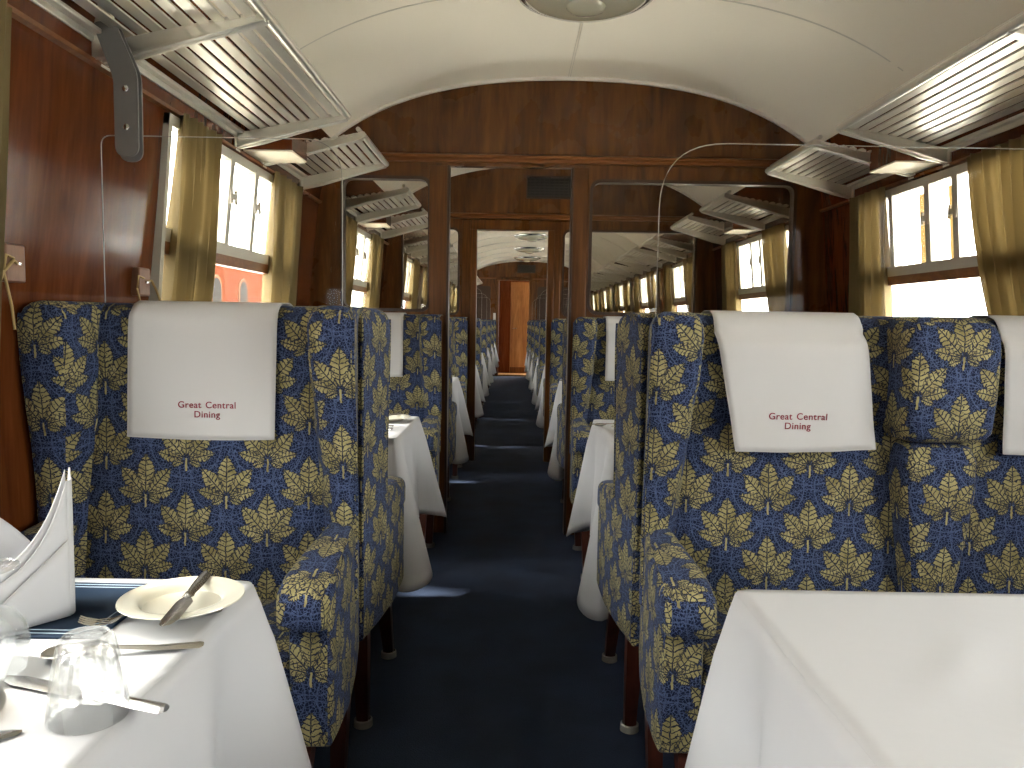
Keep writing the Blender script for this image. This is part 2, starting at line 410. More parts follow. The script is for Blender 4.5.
# partitions
def carriage_outline(pad=0):
    pts = [(xl(z)-.04, z) for z, _ in WALLP]
    pts += [(xl(2.1)-.04+(xr(2.1)-xl(2.1)+.08)*i/40, arch(xl(2.1)+(xr(2.1)-xl(2.1))*i/40)+.008) for i in range(41)]
    pts += [(xr(z)+.04, z) for z, _ in reversed(WALLP)]
    return pts
def with_door(x0, x1, z1):
    return carriage_outline() + [(x1, 0), (x1, z1), (x0, z1), (x0, 0)]
def rrect(x0, x1, z0, z1, r): return round_poly([(x0, z0), (x1, z0), (x1, z1), (x0, z1)], r, 6)
PL, PR = (-.905, -.452, 1.205, 1.888), (.404, 1.466, 1.205, 1.888)
def partition(y, dx0, dx1, dz, label, side):
    t = thing('wall_'+side, (0, y, 0), kind='structure')
    curve_plate('panel', [with_door(dx0, dx1, dz), rrect(*PL, .055), rrect(*PR, .055)], -.025, .025, M['panel_wood'], t)
    for p in (PL, PR):
        a = rrect(p[0]-.012, p[1]+.012, p[2]-.012, p[3]+.012, .062); b = rrect(p[0]+.004, p[1]-.004, p[2]+.004, p[3]-.004, .05)
        curve_plate('pane_surround', [a, b], -.031, .031, M['dark_trim'], t)
        curve_plate('glass_pane', [rrect(p[0]-.004, p[1]+.004, p[2]-.004, p[3]+.004, .05)], -.003, .003, M['part_pane'], t)
    obj('moulding', prism(bmesh.new(), [(-.025, 1.972), (-.045, 1.976), (-.045, 1.99), (-.055, 1.998), (-.055, 2.008), (-.025, 2.02)], xl(2.0), xr(2.0), 'yz'), M['rail_wood'], t)
    for x0, x1 in ((dx0-.10, dx0-.0), (dx1+.0, dx1+.085)):
        obj('door_post', B(x0, x1, -.034, .034, 0, min(dz, 1.972)), M['post_wood'], t, bev=.006)
        e = x1 if x1 <= 0 else x0
        obj('post_edge', B(e-.006, e+.006, -.04, .04, 0, dz), M['dark_trim'], t, bev=.002)
    return t
partition(YB1, -.350, .300, 1.957, '', 'first_partition')
p2 = partition(YB2, -.325, .292, 1.957, '', 'second_partition')
# inner door frame of the second partition
obj('door_frame', B(-.355, -.302, -.05, .05, 0, 1.885), M['post_wood'], p2, bev=.005)
obj('door_frame', B(.272, .325, -.05, .05, 0, 1.885), M['post_wood'], p2, bev=.005)
obj('door_lintel', B(-.355, .325, -.05, .05, 1.885, 1.962), M['post_wood'], p2, bev=.005)
# far wall with its door
fw = thing('wall_far', (0, Y1, 0), kind='structure')
curve_plate('panel', [with_door(-.30, .33, 2.0)], -.025, .025, M['panel_wood'], fw)
obj('moulding', B(xl(2), xr(2), -.05, -.025, 2.03, 2.06), M['rail_wood'], fw)
for p in ((-.95, -.48, 1.2, 1.88), (.5, 1.45, 1.2, 1.88)):
    curve_plate('dark_panel', [rrect(*p, .05)], -.032, -.02, M['dark_trim'], fw)
for x0, x1, z0, z1 in ((-.36, -.30, 0, 2.0), (.33, .39, 0, 2.0), (-.36, .39, 2.0, 2.06)):
    obj('door_frame', B(x0, x1, -.055, .04, z0, z1), M['post_wood'], fw, bev=.006)
d1 = thing('door_1', (0, Y1+.6, 0), kind='structure')
obj('door_leaf', B(-.06, .40, -.02, .02, .02, 2.0), M['pale_wood'], d1, bev=.004)
obj('kick_plate', B(-.05, .38, -.03, -.02, .03, .16), M['post_wood'], d1, bev=.003)
obj('door_jamb', B(-.42, -.06, -.02, .02, .02, 2.0), M['wall_wood'], d1)
obj('door_handle', tube(bmesh.new(), [(.0, -.02, 1.0), (.0, -.06, 1.0), (.09, -.06, 1.0)], .008), M['chrome'], d1)
struct(obj('trim_%d' % k, B(-.30, .33, Y1-.02, Y1+.55, 0, .03), M['pale_wood'])); k += 1
struct(obj('wall_vestibule', box(box(B(-.46, -.42, Y1+.03, Y1+1.0, 0, 2.3), -.46, .8, Y1+.03, Y1+1.04, 2.3, 2.34), -.46, .49, Y1+1.0, Y1+1.04, 0, 2.3), M['wall_wood'], smooth=False))
struct(obj('wall_back', B(XL-.06, XR+.06, Y0-.08, Y0-.02, 0, 2.5), M['panel_wood'], smooth=False))

# ventilation grilles over the doors
def grille(y, x0, x1, z0, z1, lab):
    t = thing('ventilation_grille', ((x0+x1)/2, y, z0), label=lab, cat='vent'); w_, h = (x1-x0)/2, z1-z0
    obj('backing', B(-w_, w_, -.004, 0, 0, h), M['vent'], t)
    fr = bmesh.new(); box(fr, -w_-.01, w_+.01, -.012, 0, -.01, .004); box(fr, -w_-.01, w_+.01, -.012, 0, h-.004, h+.01); box(fr, -w_-.01, -w_, -.012, 0, 0, h); box(fr, w_, w_+.01, -.012, 0, 0, h)
    obj('frame', fr, M['dark_trim'], t)
    s_ = bmesh.new()
    for i in range(7): box(s_, -w_, w_, -.010, -.006, h*(i+.6)/7-.003, h*(i+.6)/7+.003)
    for i in range(9): x = -w_+2*w_*(i+.5)/9; box(s_, x-.003, x+.003, -.0115, -.008, 0, h)
    obj('louvre', s_, M['louvre'], t)
grille(YB2-.026, .10, .45, 2.15, 2.31, 'black ventilation grille above the doorway of the second partition')
grille(Y1-.026, .08, .44, 2.17, 2.32, 'small black ventilation grille above the far end door')
t = tag(obj('light_switch', B(-.415, -.365, Y1-.075, Y1-.03, 1.12, 1.32), M['white_plastic'], bev=.004), 'small white switch box on the left jamb of the far door', 'switch')

# ------------------------------------------------------------------ windows
def window(n, side, wc):
    fx = xl if side < 0 else xr
    t = thing('window_%d' % n, (0, wc, 0), kind='structure')
    def slab(y0, y1, z0, z1, th=.03, off=-.012, mt='frame_metal', name='frame', extra=0):
        bm = bmesh.new(); s = -side   # s: inward direction
        a0, a1 = fx(z0)+s*off, fx(z1)+s*off
        r = [[(a0, y0, z0), (a0+s*th, y0, z0), (a1+s*th, y0, z1), (a1, y0, z1)], [(a0, y1, z0), (a0+s*th, y1, z0), (a1+s*th, y1, z1), (a1, y1, z1)]]
        return obj(name, loft(bm, r), M[mt], t, smooth=False)
    h = WHALF
    slab(-h, -h+.022, WZ0, WZ1); slab(h-.022, h, WZ0, WZ1); slab(-h, h, WZ1-.032, WZ1); slab(-h, h, WZ0, WZ0+.03)
    slab(-h+.02, h-.02, 1.372, 1.412, .034, name='transom'); slab(-h+.02, h-.02, 1.335, 1.372, .034, -.012, 'rail_wood', 'lower_rail')
    m1, m2, m3 = (-.09, .10, .385) if side > 0 else (-.13, .13, .40)
    for y in (m1, m2, m3): slab(y-.018, y+.018, 1.40, WZ1-.02, .034, -.014, name='mullion')
    slab(-h+.02, h-.02, WZ0+.03, 1.335, .004, -.006, 'pane', 'lower_pane')
    slab(-h+.02, h-.02, 1.405, WZ1-.02, .004, -.006, 'pane', 'upper_pane')
    for y in ((m1+.02, m1+.105), (m2+.02, m2+.125), (m3+.018, m3+.06)):
        slab(y[0], y[1], 1.415, WZ1-.05, .003, -.022, 'amber', 'draught_deflector')
    for y, d in ((m1, 1), (m2, 1)):
        bm = bmesh.new(); z = 1.585; s = -side; X = fx(z)+s*.016
        box(bm, X-.006, X+.010, y-.012, y+.012, z-.028, z+.028); box(bm, X, X+.012*1, y+.01, y+.05, z-.011, z+.011); box(bm, X, X+.010, y+.045, y+.056, z-.026, z+.026)
        obj('catch', bm, M['handle_white'], t, bev=.002)
k2 = 1
for wc in sorted(WIN):
    for side in (-1, 1): window(k2, side, wc); k2 += 1
# daylight portals in the window openings (they only guide sampling of the sky)
for wc in WIN:
    for side in (-1, 1):
        ld = bpy.data.lights.new('window_portal', 'AREA'); ld.shape = 'RECTANGLE'; ld.size = .8; ld.size_y = 2*WHALF; ld.cycles.is_portal = True
        lo = bpy.data.objects.new('window_portal', ld); COL.objects.link(lo)
        z = (WZ0+WZ1)/2; x = (xl(z)-.05) if side < 0 else (xr(z)+.05)
        lo.location = (x, wc, z); lo.rotation_euler = (0, -PI/2 if side < 0 else PI/2, 0)

# ------------------------------------------------------------------ outside
struct(obj('ground', B(-60, 60, -60, 80, -1.2, -1.1), M['ground'], smooth=False))
bd = thing('brick_building', (-9, 10, -1.1), label='long orange brick building seen through the left hand windows', cat='building')
obj('wall', B(-.3, 0, -30, 30, 0, 4.15), M['brick'], bd, smooth=False)
obj('parapet', B(-.35, .08, -30, 30, 4.15, 4.4), M['brick_trim'], bd, smooth=False)
for i in range(22):
    y = -26+i*2.3
    poly = [(y-.42, 1.5)] + [(y+.42*math.cos(a), 3.1+.42*math.sin(a)) for a in [PI*j/10 for j in range(11)]][::-1] + [(y+.42, 1.5)]
    wf = obj('window', prism(bmesh.new(), poly, .0, .04, 'yz'), M['brick_trim'], bd, smooth=False)
    poly = [(y-.34, 1.58)] + [(y+.34*math.cos(a), 3.08+.34*math.sin(a)) for a in [PI*j/10 for j in range(11)]][::-1] + [(y+.34, 1.58)]
    obj('pane', prism(bmesh.new(), poly, .035, .05, 'yz'), M['far_glass'], wf, smooth=False)

# ------------------------------------------------------------------ curtains
def curtain_mesh(y0, y1, by0, by1, x, sgn, folds=7, xf=None):
    """hangs along the wall; bottom gathered between by0..by1"""
    def f(u, v):
        z = 1.752 - v*.95
        k = v**1.3 if v < .75 else .75**1.3+(v-.75)*.6
        k = min(1, k)
        a, b = y0+(by0-y0)*k, y1+(by1-y1)*k
        y = a+(b-a)*u
        amp = .017+.012*min(1, v*2)
        ph = u*folds*2*PI
        d = amp*(math.sin(ph+.6*math.sin(3*v)) + .35*math.sin(2.3*ph+1.7+2*v))
        return (xf(z)+sgn*(.034+d), y, z)
    return sheet(bmesh.new(), 90, 24, f)
def ordinal(i): return ['nearest', 'second', 'third', 'fourth', 'fifth', 'sixth', 'seventh'][i]
WNAME = {-1.15: 'behind the camera', .86: 'beside the camera', 2.92: 'nearest in full view', 5.12: 'between the two partitions',
         7.35: 'first past the second partition', 9.3: 'second past the second partition', 11.25: 'third past the second partition',
         13.2: 'fourth past the second partition', 15.1: 'last before the far wall'}
for side, fx, sg, sn in ((-1, xl, 1, 'left'), (1, xr, -1, 'right')):
    for wc in sorted(WIN):
        if wc < 0: continue
        if side < 0: near = (wc-.60, wc-.30, wc-.62, wc-.33); far = (wc+.27, wc+.70, wc+.40, wc+.73)
        else: near = (wc-.60, wc-.20, wc-.66, wc-.45); far = (wc+.38, wc+.74, wc+.42, wc+.82)
        if wc == .86: far = (wc+.30, wc+.70, wc+.36, wc+.69)
        for nm, q in (('near', near), ('far', far)):
            if wc == .86 and nm == 'near': continue
            x = fx(1.4)
            tag(obj('curtain', curtain_mesh(q[0], q[1], q[2], q[3], x, sg, 6 if nm == 'near' else 5, fx), M['curtain']),
                'gold curtain, %s side of the %s window, %s' % (nm, sn, WNAME[wc]), 'curtain')

# tieback boxes with cord on the left wall, and the cord
for i, (y, z, lab) in enumerate(((2.20, 1.205, 'small brown box with cord on the left wall, left of the first window curtain'),
                                 (1.63, 1.215, 'small brown box with a gold cord at the far left edge behind the armchair'))):
    X = xl(z)
    t = thing('curtain_tieback', (X, y, z), label=lab, cat='curtain tieback')
    obj('holder', B(.001, .028, -.032, .032, 0, .08), M['box_wood'], t, bev=.004)
    obj('button', lathe(bmesh.new(), [(.001, 0), (.006, .001), (.006, .006), (.001, .008)], (.034, 0, .035), 12), M['chrome'], t)
    dy = .11 if i == 0 else -.10
    obj('cord', tube(bmesh.new(), [(.03, 0, .04), (.036, dy*.2, .045), (.034, dy*.5, .02), (.036, dy*.8, -.03), (.04, dy, -.09)], .0035), M['cord'], t)
    obj('cord', tube(bmesh.new(), [(.03, -.01, .05), (.034, -.04 if i else -.05, .055), (.034, -.05 if i else -.06, .02), (.035, -.03, -.05), (.04, dy*.3, -.1)], .003), M['cord'], t)

# ------------------------------------------------------------------ luggage racks
def rack(length, brackets):
    """local: x=0 wall, grows inward; y along; z up"""
    t = thing('luggage_rack')
    h = length/2; A = M['alu']
    RX, RZ = .405, .075
    tube_b = bmesh.new(); tube(tube_b, [(RX, -h, RZ), (RX, h, RZ)], .013, 12); tube(tube_b, [(RX-.018, -h, RZ+.022), (RX-.018, h, RZ+.022)], .009, 10)
    obj('outer_rail', tube_b, A, t)
    obj('wall_rail', box(B(.0, .030, -h, h, .004, .016), 0, .008, -h, h, -.012, .03), A, t, bev=.003)
    n = 9
    for i in range(n):
        u = .048+i*(RX-.06)/n
        z = .012+(RZ-.012)*u/RX
        sl = bmesh.new(); prism(sl, [(u, z), (u+.026, z+.005), (u+.026, z+.010), (u+.013, z+.0125), (u, z+.006)], -h, h, 'xz')
        obj('slat', sl, A, t, smooth=False)
    for y in brackets:
        bm = bmesh.new()
        poly = [(0, -.052), (.018, -.052), (.10, -.034), (RX+.004, RZ-.016), (RX+.014, RZ), (RX+.004, RZ+.016), (.05, .014), (0, .008)]
        prism(bm, poly, y-.004, y+.004, 'xz')
        prism(bm, [(0, -.052), (RX, RZ-.018), (RX, RZ-.012), (0, -.044)], y-.017, y+.017, 'xz')
        prism(bm, [(0, -.060), (.008, -.060), (.008, .03), (0, .03)], y-.022, y+.022, 'xz')
        obj('bracket', bm, A, t, bev=.002)
    return t
RZ0 = 1.812
long_rack = rack(1.90, (-.935, .03 , .935)); short_rack = rack(.58, (-.275, .275)); mid_rack = rack(1.45, (-.71, 0, .71))
for side, sn in ((-1, 'left'), (1, 'right')):
    X = xl(1.80) if side < 0 else xr(1.80); rz = 0 if side < 0 else PI
    lst = [(1.90 if side < 0 else 1.95, long_rack, 'long aluminium slatted luggage rack above the nearest seats'),
           (3.41, short_rack, 'short aluminium luggage rack just before the first partition'),
           (4.69, short_rack, 'short aluminium luggage rack just beyond the first partition'),
           (5.60, short_rack, 'short aluminium luggage rack just before the second partition')]
    for i, y in enumerate((6.9, 8.33, 10.28, 12.23, 14.2)):
        lst.append((y, short_rack if i == 0 else mid_rack, 'aluminium luggage rack, %s past the second partition' % ordinal(i)))
    for y, pr, lab in lst:
        used = 'label' in pr.keys()
        place(pr, used, (X, y, RZ0), rz, lab+' on the %s wall' % sn, 'luggage rack', 'luggage racks on the side walls')
    for y, pn in ((3.025, 'before the first partition'), (5.145, 'between the partitions')):
        sg = -side; x0, x1 = sorted((X+sg*-.008, X+sg*.18))
        bx_ = thing('wall_box', ((x0+x1)/2, y, 1.772), label='small wooden box with cream underside between luggage racks %s, %s wall' % (pn, sn), cat='box')
        hx = (x1-x0)/2
        obj('casing', B(-hx, hx, -.105, .105, .006, .15), M['wall_wood'], bx_, bev=.003)
        obj('underside', B(-hx, hx, -.105, .105, 0, .006), M['cream_panel'], bx_, smooth=False)

# ------------------------------------------------------------------ clear screens over the seat backs
def screen(name_pos, y, x0, x1, ztop, r0, r1, strap_x=None, side=-1):
    t = thing('perspex_screen', ((x0+x1)/2, y, 1.0), label='clear rounded perspex screen over the '+name_pos, cat='screen')
    cx = (x0+x1)/2; a, b = x0-cx, x1-cx; H = ztop-1.0; zb = .10
    poly = round_poly([(a, zb), (b, zb), (b, H), (a, H)], [0, 0, r1, r0], 12)
    obj('panel', prism(bmesh.new(), poly, -.0025, .0025, 'xz'), M['perspex'], t, smooth=False)
    edge = [p for p in poly]
    loop = [(p[0], 0, p[1]) for p in edge]
    loop = loop[1:] + loop[:1]          # starts at bottom right, ends bottom left
    obj('edge', tube(bmesh.new(), loop, .0012, 6), M['rim'], t)
    return t
s1 = screen('nearest left armchair', 1.90, -1.015, -.425, 1.586, .025, .10)
s2 = screen('nearest right settee', 1.90, .355, 1.60, 1.592, .16, .03)
def strap(X, y, side, lab):
    t = thing('screen_bracket', (X, y, 1.5), label=lab, cat='bracket')
    s = -side
    for dy, zb in ((-.012, .0), (.008, -.008)):
        poly = round_poly([(-.029, zb+.030), (.029, zb+.030), (.029, .225), (-.022, .345), (-.078, .345), (-.029, .215)], [.028, .028, .02, .02, .02, .02], 6)
        obj('strap', prism(bmesh.new(), [(p[0]*s, p[1]) for p in poly], dy-.0015, dy+.0035, 'xz'), M['grey'], t, smooth=False, bev=.001)
    for z in (.10, .19):
        b_ = lathe(bmesh.new(), [(.0075, 0), (.0075, .002), (.005, .004), (.001, .0045)], n=14, caps=True)
        for v in b_.verts: v.co = Vector((v.co.x, -.0135-v.co.z, v.co.y+z))
        obj('bolt', b_, M['chrome'], t)
    # clear clamp where it meets the rack
    obj('clamp', B(*sorted((-s*.085, -s*.03)), -.006, .006, .26, .39), M['alu'], t, bev=.006)
strap(-.938, 1.885, -1, 'grey steel strap hanging from the left luggage rack and gripping the clear screen')
strap(1.53, 1.885, 1, 'grey steel strap hanging from the right luggage rack and gripping the clear screen')
for i, y in enumerate((8.33, 10.28, 12.23, 14.2)):
    screen('left armchairs, %s pair past the second partition' % ['first','second','third','fourth'][i], y, -1.015, -.425, 1.586, .025, .10)
    screen('right settees, %s pair past the second partition' % ['first','second','third','fourth'][i], y, .355, 1.60, 1.592, .16, .03)

# ------------------------------------------------------------------ ceiling lamps
def lamp():
    t = thing('ceiling_lamp')
    obj('rim', lathe(bmesh.new(), [(.20, .0), (.268, 0), (.272, -.010), (.262, -.024), (.245, -.030), (.235, -.026), (.235, -.01)], n=56), M['chrome'], t)
    obj('bowl', lathe(bmesh.new(), [(.24, -.022), (.232, -.036), (.20, -.052), (.15, -.064), (.10, -.070), (.075, -.072), (.068, -.082), (.05, -.090), (.02, -.094), (.001, -.095)], n=56), M['lamp_glass'], t)
    return t
lp = lamp()
LN = ['over the nearest bay', 'between the two partitions', 'first past the second partition', 'second past the second partition', 'third past the second partition', 'fourth past the second partition', 'nearest the far door']
for i, y in enumerate((2.98, 5.15, 7.35, 9.3, 11.25, 13.2, 15.1)):
    place(lp, i > 0, (XC-.035, y, arch(XC)-.002), 0, 'round smoked glass ceiling lamp with chrome rim '+LN[i], 'ceiling lamp', 'ceiling lamps down the middle')

# ------------------------------------------------------------------ seats
def wing_mesh(s, hw, tw):
    """tw: thickness factor of wing front"""
    tab = [(.50, (.20, .050)), (.66, (.20, .050)), (.78, (.205, .066)), (.92, (.225, .092)), (1.05, (.245, .108)), (1.13, (.25, .112)), (1.18, (.25, .112))]
    rings = []
    for z, sh in [(.50, 0), (.58, 0), (.66, 0), (.72, 0), (.78, 0), (.84, 0), (.9, 0), (.96, 0), (1.02, 0), (1.08, 0), (1.12, 0), (1.145, .002), (1.162, .008), (1.173, .018), (1.178, .032)]:
        vf, th = interp(tab, z); th *= tw
        lean = .0
        q = [(hw-.045+sh, .012+sh), (hw-.006-sh, vf-sh), (hw-th+sh, vf-sh), (hw-.135+sh*.5, .10+sh*.3)]
        if s > 0: q = [(hw-.040-sh, .012+sh), (hw-.004-sh, vf-sh), (hw-th+sh, vf-sh), (hw-.135+sh*.5, .09+sh*.3)]
        q = round_poly(q, [.012, .026, .034, .012], 5)
        rings.append([(s*a, b, z) for a, b in q])
    return loft(bmesh.new(), rings)
def wing_piping(s, hw, tw):
    pts = []
    for z in (.66, .75, .85, .95, 1.05, 1.12, 1.15):
        vf = {.66: .20, .75: .203, .85: .214, .95: .231, 1.05: .245, 1.12: .25, 1.15: .246}[z]
        pts.append((s*(hw-.0095), vf-.0095, z))
    return tube(bmesh.new(), pts, .0035, 6)
def arm_mesh(s, hw):
    bm = bmesh.new(); rings = []
    # side panel
    for v, z0, z1, o, i in ((.02, .30, .60, .040, .085), (.16, .30, .62, .018, .075), (.30, .30, .615, .004, .078), (.42, .305, .60, .0, .082), (.475, .31, .59, .0, .084), (.490, .32, .58, .006, .078)):
        q = round_poly([(hw-o, z0), (hw-o, z1), (hw-i, z1), (hw-i, z0)], .014, 4)
        rings.append([(s*a, v, b) for a, b in q])
    loft(bm, rings)
    # rolled top pad
    rings = []
    for v, zt, hh, o, i in ((.10, .690, .05, .030, .075), (.18, .684, .07, .014, .084), (.28, .674, .08, .004, .092), (.38, .664, .088, -.002, .100), (.45, .655, .095, -.004, .104), (.495, .645, .09, -.002, .102), (.522, .630, .068, .006, .094), (.532, .612, .035, .02, .08)):
        q = round_poly([(hw-o, zt-hh), (hw-o, zt), (hw-i, zt), (hw-i, zt-hh)], [.018, .032, .032, .018], 5)
        rings.append([(s*a, v, b) for a, b in q])
    return loft(bm, rings)
def back_mesh(x0, x1, crease=False):
    rings = []
    tab = [(.30, .12), (.42, .165), (.6, .155), (.8, .142), (.93, .136), (1.05, .137), (1.2, .135)]
    prof = []
    for z in [.30, .36, .42, .5, .6, .7, .8, .88, .905, .92, .94, .98, 1.04, 1.09, 1.13]:
        v = interp(tab, z)
        if crease: v += (.016*math.exp(-((z-1.03)/.07)**2) - .012*math.exp(-((z-.915)/.013)**2))
        prof.append((v, z))
    prof += [(.128, 1.153), (.112, 1.168), (.09, 1.176), (.06, 1.178), (.03, 1.170), (.012, 1.155), (.003, 1.13), (.0, 1.08), (.0, .30)]
    xs = [x0, x0+.004, x0+.02, x0+.06] + [x0+.06+(x1-x0-.12)*i/8 for i in range(1, 8)] + [x1-.06, x1-.02, x1-.004, x1]
    for x in xs:
        e = min(x-x0, x1-x); pull = .012*math.exp(-e/.018)
        bulge = .010*math.sin(PI*(x-x0)/(x1-x0))
        rings.append([(x, max(0, v-pull+(bulge if .45 < z < 1.1 and v > .1 else 0)), z) for v, z in prof])
    return loft(bmesh.new(), rings)
def cushion(x0, x1):
    rings = []
    for z, sh in ((.385, .02), (.395, .006), (.42, 0), (.455, 0), (.475, .008), (.485, .022), (.489, .05)):
        q = round_poly([(x0+sh, .14), (x1-sh, .14), (x1-sh, .505-sh), (x0+sh, .505-sh)], .03, 4)
        rings.append([(a, b, z) for a, b in q])
    return loft(bmesh.new(), rings)
def leg_mesh(x, v, dx, dv):
    q0 = [(x+dx*0-.024, v-.024), (x+.024, v-.024), (x+.024, v+.024), (x-.024, v+.024)]
    f = .66
    q1 = [(x+dx+(a-x)*f, v+dv+(b-v)*f) for a, b in q0]
    return loft(bmesh.new(), [[(a, b, .02) for a, b in q1], [(a, b, .335) for a, b in q0]])
def cup(x, v):
    return lathe(bmesh.new(), [(.0245, 0), (.027, .002), (.026, .02), (.022, .023), (.021, .022), (.0235, .003), (.001, .003)], (x, v, 0), 18)
def seat(kind):
    hw = .375 if kind == 1 else .675
    name = 'wing_armchair' if kind == 1 else 'wing_settee'
    t = thing(name); fb = M['fab1'] if kind == 1 else M['fab2']
    tw = 1.0 if kind == 1 else 1.12
    if kind == 1: obj('backrest', back_mesh(-hw+.085, hw-.085), fb, t)
    else:
        obj('backrest', back_mesh(-hw+.085, .02, True), fb, t); obj('backrest', back_mesh(-.02, hw-.085, True), fb, t)
    for s in (-1, 1):
        wg = obj('wing', wing_mesh(s, hw, tw), fb, t)
        obj('piping', wing_piping(s, hw, tw), fb, wg)
        obj('armrest', arm_mesh(s, hw), fb, t)
    if kind == 2:
        def block(tab):
            r = []
            for z, w0, v0, v1, sh in tab:
                q = round_poly([(-w0+sh, v0), (w0-sh, v0), (w0-sh, v1-sh), (-w0+sh, v1-sh)], [.01, .01, .035, .035], 5)
                r.append([(a, b, z) for a, b in q])
            return loft(bmesh.new(), r)
        obj('head_wing', block([(.893, .085, .1, .22, .02), (.90, .10, .1, .235, .008), (.92, .100, .1, .245, 0), (1.0, .104, .1, .25, 0), (1.1, .106, .06, .25, 0), (1.14, .105, .03, .248, .002), (1.16, .103, .02, .245, .008), (1.172, .103, .02, .24, .018), (1.177, .10, .02, .235, .032)]), fb, t)
        obj('folded_armrest', block([(.40, .05, .12, .20, 0), (.55, .056, .12, .215, 0), (.66, .070, .12, .222, 0), (.78, .084, .12, .225, 0), (.85, .088, .12, .222, .002), (.88, .088, .12, .218, .010), (.893, .086, .12, .21, .024)]), fb, t)
        obj('seat_cushion', cushion(-hw+.08, -.003), fb, t); obj('seat_cushion', cushion(.003, hw-.08), fb, t)
    else: obj('seat_cushion', cushion(-hw+.08, hw-.08), fb, t)
    obj('seat_base', B(-hw+.06, hw-.06, .03, .48, .30, .39), fb, t, bev=.015)
    lx = hw-.065
    for s in (-1, 1):
        for v, dv in ((.10, .045), (.44, .15)):
            lg = obj('leg', leg_mesh(s*lx, v, 0, dv), M['leg_wood'], t)
            obj('castor_cup', cup(s*lx, v+dv), M['cup'], lg)
    return t
M['cup'] = mat('pale_castor_cup', (.33, .32, .29), .25, .2)
arm1, set2 = seat(1), seat(2)
CL, CR = (AL-.375), (AR+.675)
JN = [(1.905, 1.93), (3.925, None)]
spots = [(1.905, 'f', 'nearest the camera', 0), (1.925, 'a', 'back to back with the nearest', 0), (3.93, 'f', 'facing us before the first partition', 0),
         (4.20, 'a', 'backing onto the first partition beyond it', 0), (6.06, 'f', 'facing us before the second partition', 0), (6.36, 'a', 'backing onto the second partition beyond it', 0)]
for i, y in enumerate((8.32, 10.27, 12.22, 14.17)):
    spots.append((y, 'f', 'facing us, %s pair past the second partition' % ['first', 'second', 'third', 'fourth'][i], 0))
    spots.append((y+.02, 'a', 'facing away, %s pair past the second partition' % ['first', 'second', 'third', 'fourth'][i], 0))
spots.append((15.90, 'f', 'facing us against the far wall', 0))
FACING = []
for i, (y, d, lab, _) in enumerate(spots):
    rz = PI if d == 'f' else 0
    dx = .012 if i == 0 else 0
    place(arm1, i > 0, (CL, y, 0), rz, 'leaf patterned wing armchair left of aisle, '+lab, 'armchair', 'wing armchairs left of the aisle')
    place(set2, i > 0, (CR+dx, y, 0), rz, 'leaf patterned double wing settee right of aisle, '+lab, 'settee', 'double wing settees right of the aisle')
    if d == 'f': FACING.append((y, lab))

# ------------------------------------------------------------------ antimacassars
def text_mesh(body, size):
    cu = bpy.data.curves.new('t', 'FONT'); cu.body = body; cu.size = size; cu.align_x = 'CENTER'; cu.extrude = .0004; cu.space_word = 1.35; cu.space_character = 1.08; cu.offset = .0002
    o = bpy.data.objects.new('t', cu); COL.objects.link(o); bpy.context.view_layer.update()
    me = bpy.data.meshes.new_from_object(o.evaluated_get(bpy.context.evaluated_depsgraph_get()))
    bpy.data.objects.remove(o); bpy.data.curves.remove(cu)
    bm = bmesh.new(); bm.from_mesh(me); bpy.data.meshes.remove(me); return bm
def antimacassar(seed, shear=0.0, amp=.003, wid=.340, text=True, drop=.318, bul=0.0, off=0.0, wide=.0):
    """local frame of the seat (y forward, centre at 0)"""
    rnd = random.Random(seed); a, b = rnd.uniform(0, 6), rnd.uniform(0, 6)
    path = [(.155, .868), (.155, 1.04), (.156, 1.12), (.150, 1.150), (.130, 1.174), (.10, 1.1835), (.05, 1.1845), (.018, 1.178), (-.002, 1.155), (-.0055, 1.12), (-.0055, 1.03)]
    ln = [0]
    for p, q in zip(path, path[1:]): ln.append(ln[-1]+math.hypot(q[0]-p[0], q[1]-p[1]))
    def at(t):
        d = t*ln[-1]
        for i in range(len(path)-1):
            if d <= ln[i+1]+1e-9:
                k = (d-ln[i])/(ln[i+1]-ln[i]); return path[i][0]+(path[i+1][0]-path[i][0])*k, path[i][1]+(path[i+1][1]-path[i][1])*k
        return path[-1]
    def front(u, z):
        k = max(0, (1.13-z)/.27)
        wr = amp*k*(math.sin(9*u*8*.35+a+4*z) + math.sin(60*(u*.6+z*.8)+b)*.5) + bul*k
        return .155+off*max(0, min(1, (1.15-z)/.05))+bul*k*.5+abs(wr)
    def f(u, v):
        y, z = at(v); x = (u-.5)*wid
        k = max(0, (1.13-z)/.27) if v < .5 else 0
        x += shear*k + (u-.5)*wide*k
        if v < .5 and z < 1.13:
            y = front(x, z)
            z -= .004*math.sin(PI*u) - shear*.25*(u-.5)*k
        elif v < .5: y += 0
        return (x, y, z)
    t = thing('antimacassar')
    c = obj('cloth', sheet(bmesh.new(), 24, 44, f), M['antimacassar'], t, solid=.0016)
    hem = [Vector(f(0, i/44)) for i in range(22, -1, -1)] + [Vector(f(i/24, 0)) for i in range(25)] + [Vector(f(1, i/44)) for i in range(23)]
    obj('hem', tube(bmesh.new(), hem, .0013, 5), M['antimacassar'], c)
    if text:
        for body, z, sz in (('Great Central', .942, .0215), ('Dining', .920, .0215)):
            bm = text_mesh(body, sz)
            for v in bm.verts:
                # seats facing the camera are turned half a turn: mirror x so it reads correctly from the front
                x = -v.co.x + (shear*.55 + .003 if off else -.008); zz = z+v.co.y
                v.co = Vector((x, front(x, zz)+.0018+v.co.z, zz-.004))
            obj('lettering', bm, M['crimson'], t, smooth=False)
    return t
y0 = 1.905
